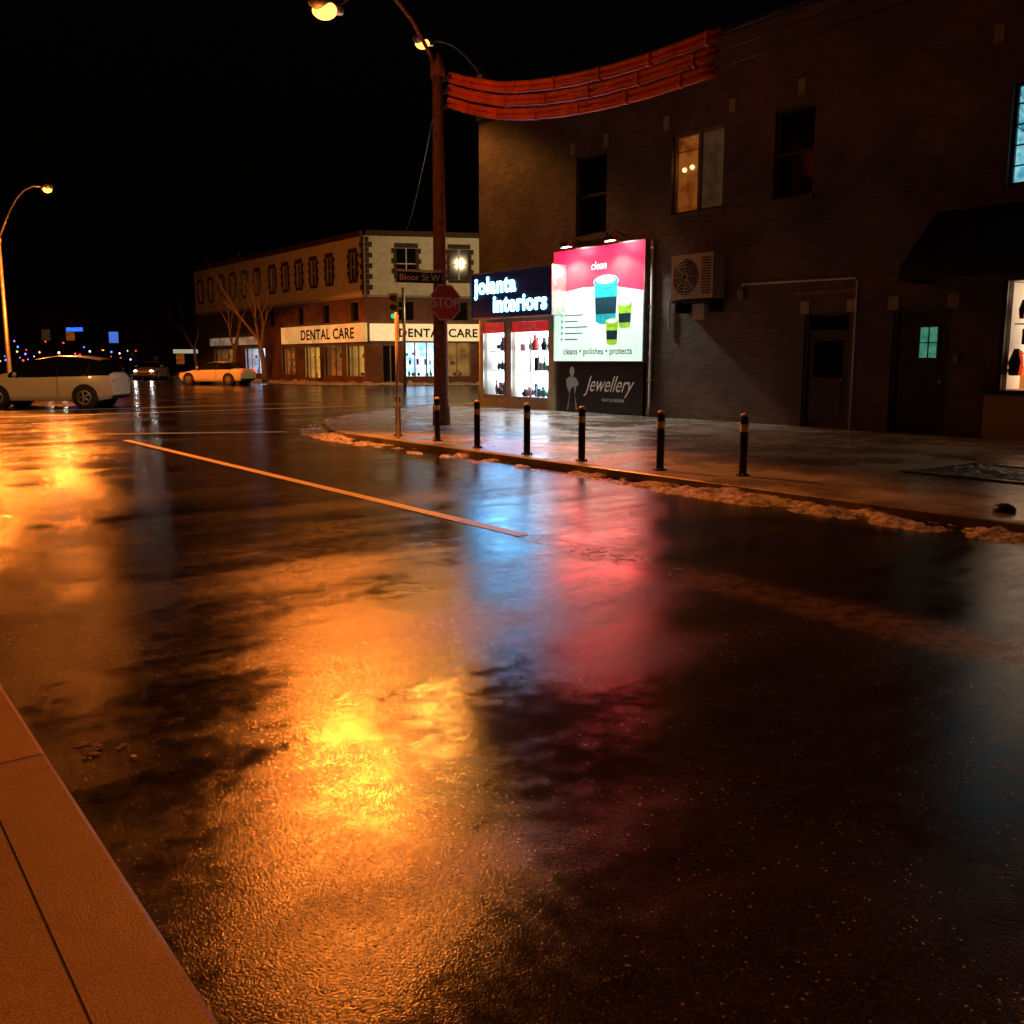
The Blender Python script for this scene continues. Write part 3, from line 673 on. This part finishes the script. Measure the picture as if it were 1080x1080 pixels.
so=(pu,pv-.25,2.75); s=group('stop_sign',so)
FS=Fr((pu,pv-.22),(1,0))
mb=MB(); r=.405
octo=[(r*math.cos(math.radians(22.5+45*k)),2.72+r*math.sin(math.radians(22.5+45*k))) for k in range(8)]
octi=[(x*.93,2.72+(z-2.72)*.93) for x,z in octo]
mb.poly(FS,octo,0,WHITE); mb.poly(FS,octi,-.004,REDS); mb.poly(FS,octo,.006,ALU)
mb.box(FS,-.03,.03,.008,.08,2.3,3.1,GALV)
mb.done('plate',s,so)
text('lettering',s,so,'STOP',FS.p(0,-.006,2.62),(1,0),.29,WHITE,.001,.004,'CENTER')
so=(pu,pv-.2,3.3); s=group('street_name_sign',so)
mb=MB(); FN=Fr((pu-.75,pv-.15),(1,-.25))
mb.box(FN,-.35,.62,-.02,.02,3.1,3.32,pm('blade_blue_black',(.02,.03,.05),.4)); mb.box(FN,-.35,.62,-.022,.022,3.33,3.37,WHITE); mb.box(FN,.62,.8,-.02,.02,3.18,3.24,GALV)
mb.done('blade',s,so)
text('lettering',s,so,'Bloor St W',FN.p(.13,-.026,3.15),(FN.D.x,FN.D.y),.19,WHITE,.001,.002,'CENTER')
so=(8.71,15.07,.1); s=group('parking_sign_post',so)
mb=MB(); mb.tube([(8.71,15.07,.1),(8.71,15.07,2.35)],.028,WHITE,8); FS=Fr((8.71,15.03),(.35,1))
mb.box(FS,-.15,.15,-.01,.0,1.85,2.3,WHITE); mb.done('post',s,so)
g=group('traffic_signal',(-5.6,50,0),rot=False,ang=0); o=Vector((-5.6,50,0))
mb=MB(); FT=Fr((-5.6,50),(1,0))
mb.tube([(-5.6,50,0),(-5.6,50,5.2)],.09,GALV,10); mb.box(FT,-.75,-.3,-.15,.15,3.5,4.9,pm('signal_yellow',(.5,.35,.03),.5)); mb.box(FT,-.3,0,-.03,.03,4.1,4.2,GALV)
for z in (4.65,4.2,3.75):
    mb.tube([FT.p(-.52,-.15,z),FT.p(-.52,-.3,z)],.15,BLACK,12,False); mb.ell(FT,-.52,z,.13,.13,-.16,mat_emis('green_signal',(.1,1,.5),.6,samp=False) if z<4 else BLACK,14)
mb.done('signal_head',g,o,rot=False)
REFL=pm('reflective_band',(.8,.78,.7),.3,var=.05)
for u,v in ((9.2,7.55),(8.83,8.59),(8.78,10.07),(8.75,11.29),(8.76,12.62),(8.94,14.1),(9.02,15.6)):
    o=(u,v,.1); g=group('bollard',o); mb=MB()
    P=lambda z:(u,v,z)
    mb.tube([P(.1),P(.115)],.085,BLACK,20); mb.tube([P(.115),P(.64)],.05,BLACK,20,False); mb.tube([P(.64),P(.73)],.052,REFL,20,False)
    mb.tube([P(.73),P(.83)],.05,BLACK,20,False); mb.tube([P(.83),P(.855),P(.87)],[.053,.045,.012],REFL,20)
    for k in range(4): mb.tube([(u+.07*math.cos(k*1.57+.7),v+.07*math.sin(k*1.57+.7),.115),(u+.07*math.cos(k*1.57+.7),v+.07*math.sin(k*1.57+.7),.13)],.01,ALU,6)
    mb.done('post',g,o)
o=(8.95,4.25,.1); g=group('utility_cap',o); mb=MB()
mb.tube([(8.95,4.25,.1),(8.95,4.25,.13),(8.95,4.25,.16),(8.95,4.25,.18)],[.1,.1,.08,.03],BLACK,16); mb.done('cap',g,o)
mb=MB()
x0,x1,y0,y1=11.2,12.7,3.2,6.5
n=24; rows=[]
for i in range(n+1):
    rows.append([mb.bm.verts.new((x0+(x1-x0)*i/n,y0+(y1-y0)*j/40,.103+.05*abs(noise.fractal(Vector((i*.3,j*.3,0)),1,2,4))*(1 if 0<i<n and 0<j<40 else 0))) for j in range(41)])
for a,b in zip(rows,rows[1:]):
    for j in range(40): f=mb.bm.faces.new((a[j],b[j],b[j+1],a[j+1])); f.material_index=mb.mi(SOIL if random.random()<.9 else SNOW)
for r in ((x0-.1,x1+.1,y0-.1,y0),(x0-.1,x1+.1,y1,y1+.1),(x0-.1,x0,y0,y1),(x1,x1+.1,y0,y1)): mb.box(ID,r[0],r[1],r[2],r[3],.09,.125,KERB)
mb.done('tree_pit')
# ------------------------------------------------------------ trees (bare, winter)
def tree(name,base,h,seed,depth=6,r=.14,spread=.55,lean=(0,0,0)):
    rnd=random.Random(seed); g=group(name,base,rot=False,ang=0); mb=MB()
    def grow(p,d,L,r,k):
        n=4; pts=[p]; rr=[r]; q=p.copy(); dd=d.copy()
        for i in range(n):
            dd=(dd+Vector((rnd.uniform(-.14,.14),rnd.uniform(-.14,.14),rnd.uniform(-.03,.1)))).normalized(); q=q+dd*L/n; pts.append(q.copy()); rr.append(r*(1-.35*(i+1)/n))
        mb.tube(pts,rr,BARK,8 if k>3 else 4,False)
        if k==0: return
        for j in range(rnd.choice((2,3,3)) if k>1 else 3):
            a=rnd.uniform(0,6.28); s=rnd.uniform(.4,1.0)*spread*1.4
            nd=(dd+Vector((math.cos(a)*s,math.sin(a)*s,rnd.uniform(-.05,.35)))+Vector(lean)*.2).normalized()
            st=pts[rnd.choice((2,3,4))] if j else pts[-1]
            grow(st,nd,L*rnd.uniform(.6,.85),rr[-1]*rnd.uniform(.55,.8),k-1)
    grow(Vector((0,0,0)),Vector((lean[0],lean[1],1)).normalized(),h*.28,r,depth)
    ob=mb.done('trunk_and_branches',g); ob.rotation_euler=(0,0,0)
tree('bare_tree',(-15.6,60.5,.1),9.5,3,6,.2); tree('bare_tree',(-19.5,67,.1),9,5,6,.18); tree('bare_tree',(-25,76,.1),8,11,5,.16)
p=uv2w(12.0,4.2,.1); tree('bare_tree',p,6.0,21,6,.09,.6)
# ------------------------------------------------------------ cars
CG=pm('car_glass',(.01,.012,.014),.06,spec=.9)
def car(name,X,Y,ang,paint,st,glassw=.62,hw=.9,hl=2.0,tl=1.0):
    g=group(name,(X,Y,0),rot=False,ang=ang); mb=MB(); rings=[]
    for x,zb,zl,zt,cab in st:
        taper=1-.10*max(0,(abs(x)-1.7)/.5)
        w=hw*taper; wt=glassw+.04 if cab else w*.86
        zm=(zb+zl)/2
        rings.append([(x,-w*.9,zb),(x,-w*.99,zb+.14),(x,-w,zm+.08),(x,-w*.965,zl),(x,-wt,zt-.035),(x,-wt*.55,zt),(x,wt*.55,zt),(x,wt,zt-.035),(x,w*.965,zl),(x,w,zm+.08),(x,w*.99,zb+.14),(x,w*.9,zb)])
    V=[[mb.bm.verts.new(p) for p in r] for r in rings]; pi=mb.mi(paint); gi=mb.mi(CG); ki=mb.mi(DKG)
    for i in range(len(V)-1):
        ca,cb=st[i][4],st[i+1][4]
        for k in range(12):
            f=mb.bm.faces.new((V[i][k],V[i][(k+1)%12],V[i+1][(k+1)%12],V[i+1][k])); f.smooth=True; m=pi
            if k in(3,7) and (ca or cb): m=gi
            if k in(4,5,6) and (ca!=cb): m=gi
            if k==11: m=ki
            f.material_index=m
    for r in (V[0],V[-1]):
        f=mb.bm.faces.new(r); f.material_index=pi
    ob=mb.done('body',g,rot=False)
    es=ob.modifiers.new('b','BEVEL'); es.width=.025; es.segments=2; es.limit_method='ANGLE'; es.angle_limit=math.radians(28)
    xf,xr=st[0][0],st[-1][0]; wx=(xf-.82,xr+.85)
    mb=MB(); RIM=pm('alloy_rim',(.55,.55,.55),.3,metal=.8)
    for x in wx:
        for sgn in (-1,1):
            mb.tube([(x,sgn*(hw-.3),.35),(x,sgn*(hw+.004),.35)],.405,BLACK,24)
            mb.tube([(x,sgn*(hw-.2),.33),(x,sgn*(hw+.012),.33),(x,sgn*(hw+.03),.33)],[.33,.33,.30],RUB,24)
            for k in range(5):
                a=k*2*math.pi/5; mb.tube([(x,sgn*(hw+.036),.33),(x+.2*math.cos(a),sgn*(hw+.034),.33+.2*math.sin(a))],.03,RIM,6)
            mb.tube([(x+.21*math.cos(k*math.pi/8),sgn*(hw+.034),.33+.21*math.sin(k*math.pi/8)) for k in range(17)],.018,RIM,6,False)
    mb.done('wheels',g,rot=False)
    mb=MB(); HL=mat_emis('headlight_%d'%int(hl*10),(1,.93,.8),25*hl,0,samp=False) if hl else WHITE; TLm=mat_emis('taillight',(1,.04,.02),3,0,samp=False)
    for sgn in (-1,1):
        mb.sphere((xf-.06,sgn*hw*.66,.68),.11,HL,(.7,1.3,.7),10)
        mb.sphere((xr+.06,sgn*hw*.74,.85),.1,TLm if tl>0 else REDS,(.7,1.2,1.5),10)
        mb.sphere((.72,sgn*(hw+.08),1.05),.1,paint,(.6,1,.7),8)
        cabs=[q for q in st if q[4]]
        for px in (cabs[0][0]-.75,cabs[-1][0]+.35):
            w1=hw*.965; mb.tube([(px,sgn*(w1+.004),1.0),(px,sgn*(glassw+.05),cabs[0][3]-.06)],.028,BLACK,6)
        mb.tube([(cabs[0][0]-.75,sgn*(hw+.003),.4),(cabs[0][0]-.75,sgn*(hw*.985),.98)],.008,BLACK,4)
    mb.box(ID,xf-.03,xf+.012,-.45,.45,.42,.55,BLACK); mb.box(ID,xr-.012,xr+.02,-.26,.26,.55,.68,WHITE)
    mb.done('lights_and_trim',g,rot=False)
    if hl>0:
        for sgn in (-1,1):
            l=lamp('headlight_beam',g,(xf+.08,sgn*.6,.68),30*hl,(1,.93,.8),.06,'SPOT',spot_size=1.2,spot_blend=.8); l.rotation_euler=(0,math.radians(-84),0)
SUVS=[(2.2,.38,.62,.78,0),(2.08,.25,.78,.92,0),(1.3,.22,.92,1.08,0),(1.0,.22,.96,1.13,0),(.2,.22,.96,1.56,1),(-.5,.22,.98,1.66,1),(-1.2,.22,.99,1.64,1),(-1.85,.22,1.02,1.54,1),(-2.16,.28,1.02,1.12,0),(-2.24,.4,.9,.96,0)]
SED=[(2.3,.38,.58,.68,0),(2.15,.22,.7,.78,0),(1.3,.2,.86,.92,0),(.95,.2,.9,.97,0),(.2,.2,.92,1.38,1),(-.4,.2,.93,1.44,1),(-1.0,.2,.94,1.38,1),(-1.65,.2,.95,1.02,0),(-2.2,.25,.92,.98,0),(-2.3,.4,.8,.86,0)]
PW=pm('car_white',(.8,.76,.66),.3,var=.04,coat=.7); PS=pm('car_silver',(.5,.5,.5),.3,metal=.5,var=.04,coat=.6); PD=pm('car_dark',(.05,.05,.06),.3,coat=.6)
car('suv_car',-15.05,31.3,math.pi+.03,PW,SUVS,hl=1,tl=0)
car('sedan_car',-18.3,59.5,math.pi-.35,PW,SED,hl=0,tl=1)
car('sedan_car',-28.6,76,-math.pi/2+.1,PS,SED,hl=.6,tl=0)
car('sedan_car',-33.5,80,math.pi/2+.3,PD,SED,hl=0,tl=1)
car('sedan_car',-43,90,-math.pi/2+.5,PS,SED,hl=.8,tl=0)
mb=MB(); rnd=random.Random(4)
LEAF=pm('wet_leaf',(.06,.035,.02),.4)
for i in range(16):
    u=.82+rnd.gauss(0,.07); v=3.72+rnd.gauss(0,.12); a=rnd.uniform(0,6.28); s=rnd.uniform(.008,.018); z=.004+rnd.uniform(0,.003)
    mb.face([(u+s*math.cos(a+k*1.2566)*(1.5 if k==0 else .8),v+s*math.sin(a+k*1.2566),z+rnd.uniform(-.001,.002)) for k in range(5)],LEAF)
mb.done('leaf_litter')
# ------------------------------------------------------------ world + camera
w=bpy.data.worlds.new('World'); scene.world=w; w.use_nodes=True
t=w.node_tree; bg=t.nodes['Background']; sk=t.nodes.new('ShaderNodeTexSky'); sk.sky_type='NISHITA'; sk.sun_disc=False
sk.sun_elevation=math.radians(-3); sk.sun_rotation=math.radians(150)
t.links.new(sk.outputs[0],bg.inputs['Color']); bg.inputs['Strength'].default_value=.01
cd=bpy.data.cameras.new('camera'); cam=bpy.data.objects.new('camera',cd); COL.objects.link(cam)
cam.location=(0,0,1.5); cam.rotation_euler=(math.radians(90-9.09),0,0); cd.sensor_width=36; cd.lens=33.33; cd.clip_end=3000; cd.clip_start=.05
scene.camera=cam
scene.view_settings.view_transform='Standard'; scene.view_settings.look='None'; scene.view_settings.exposure=0
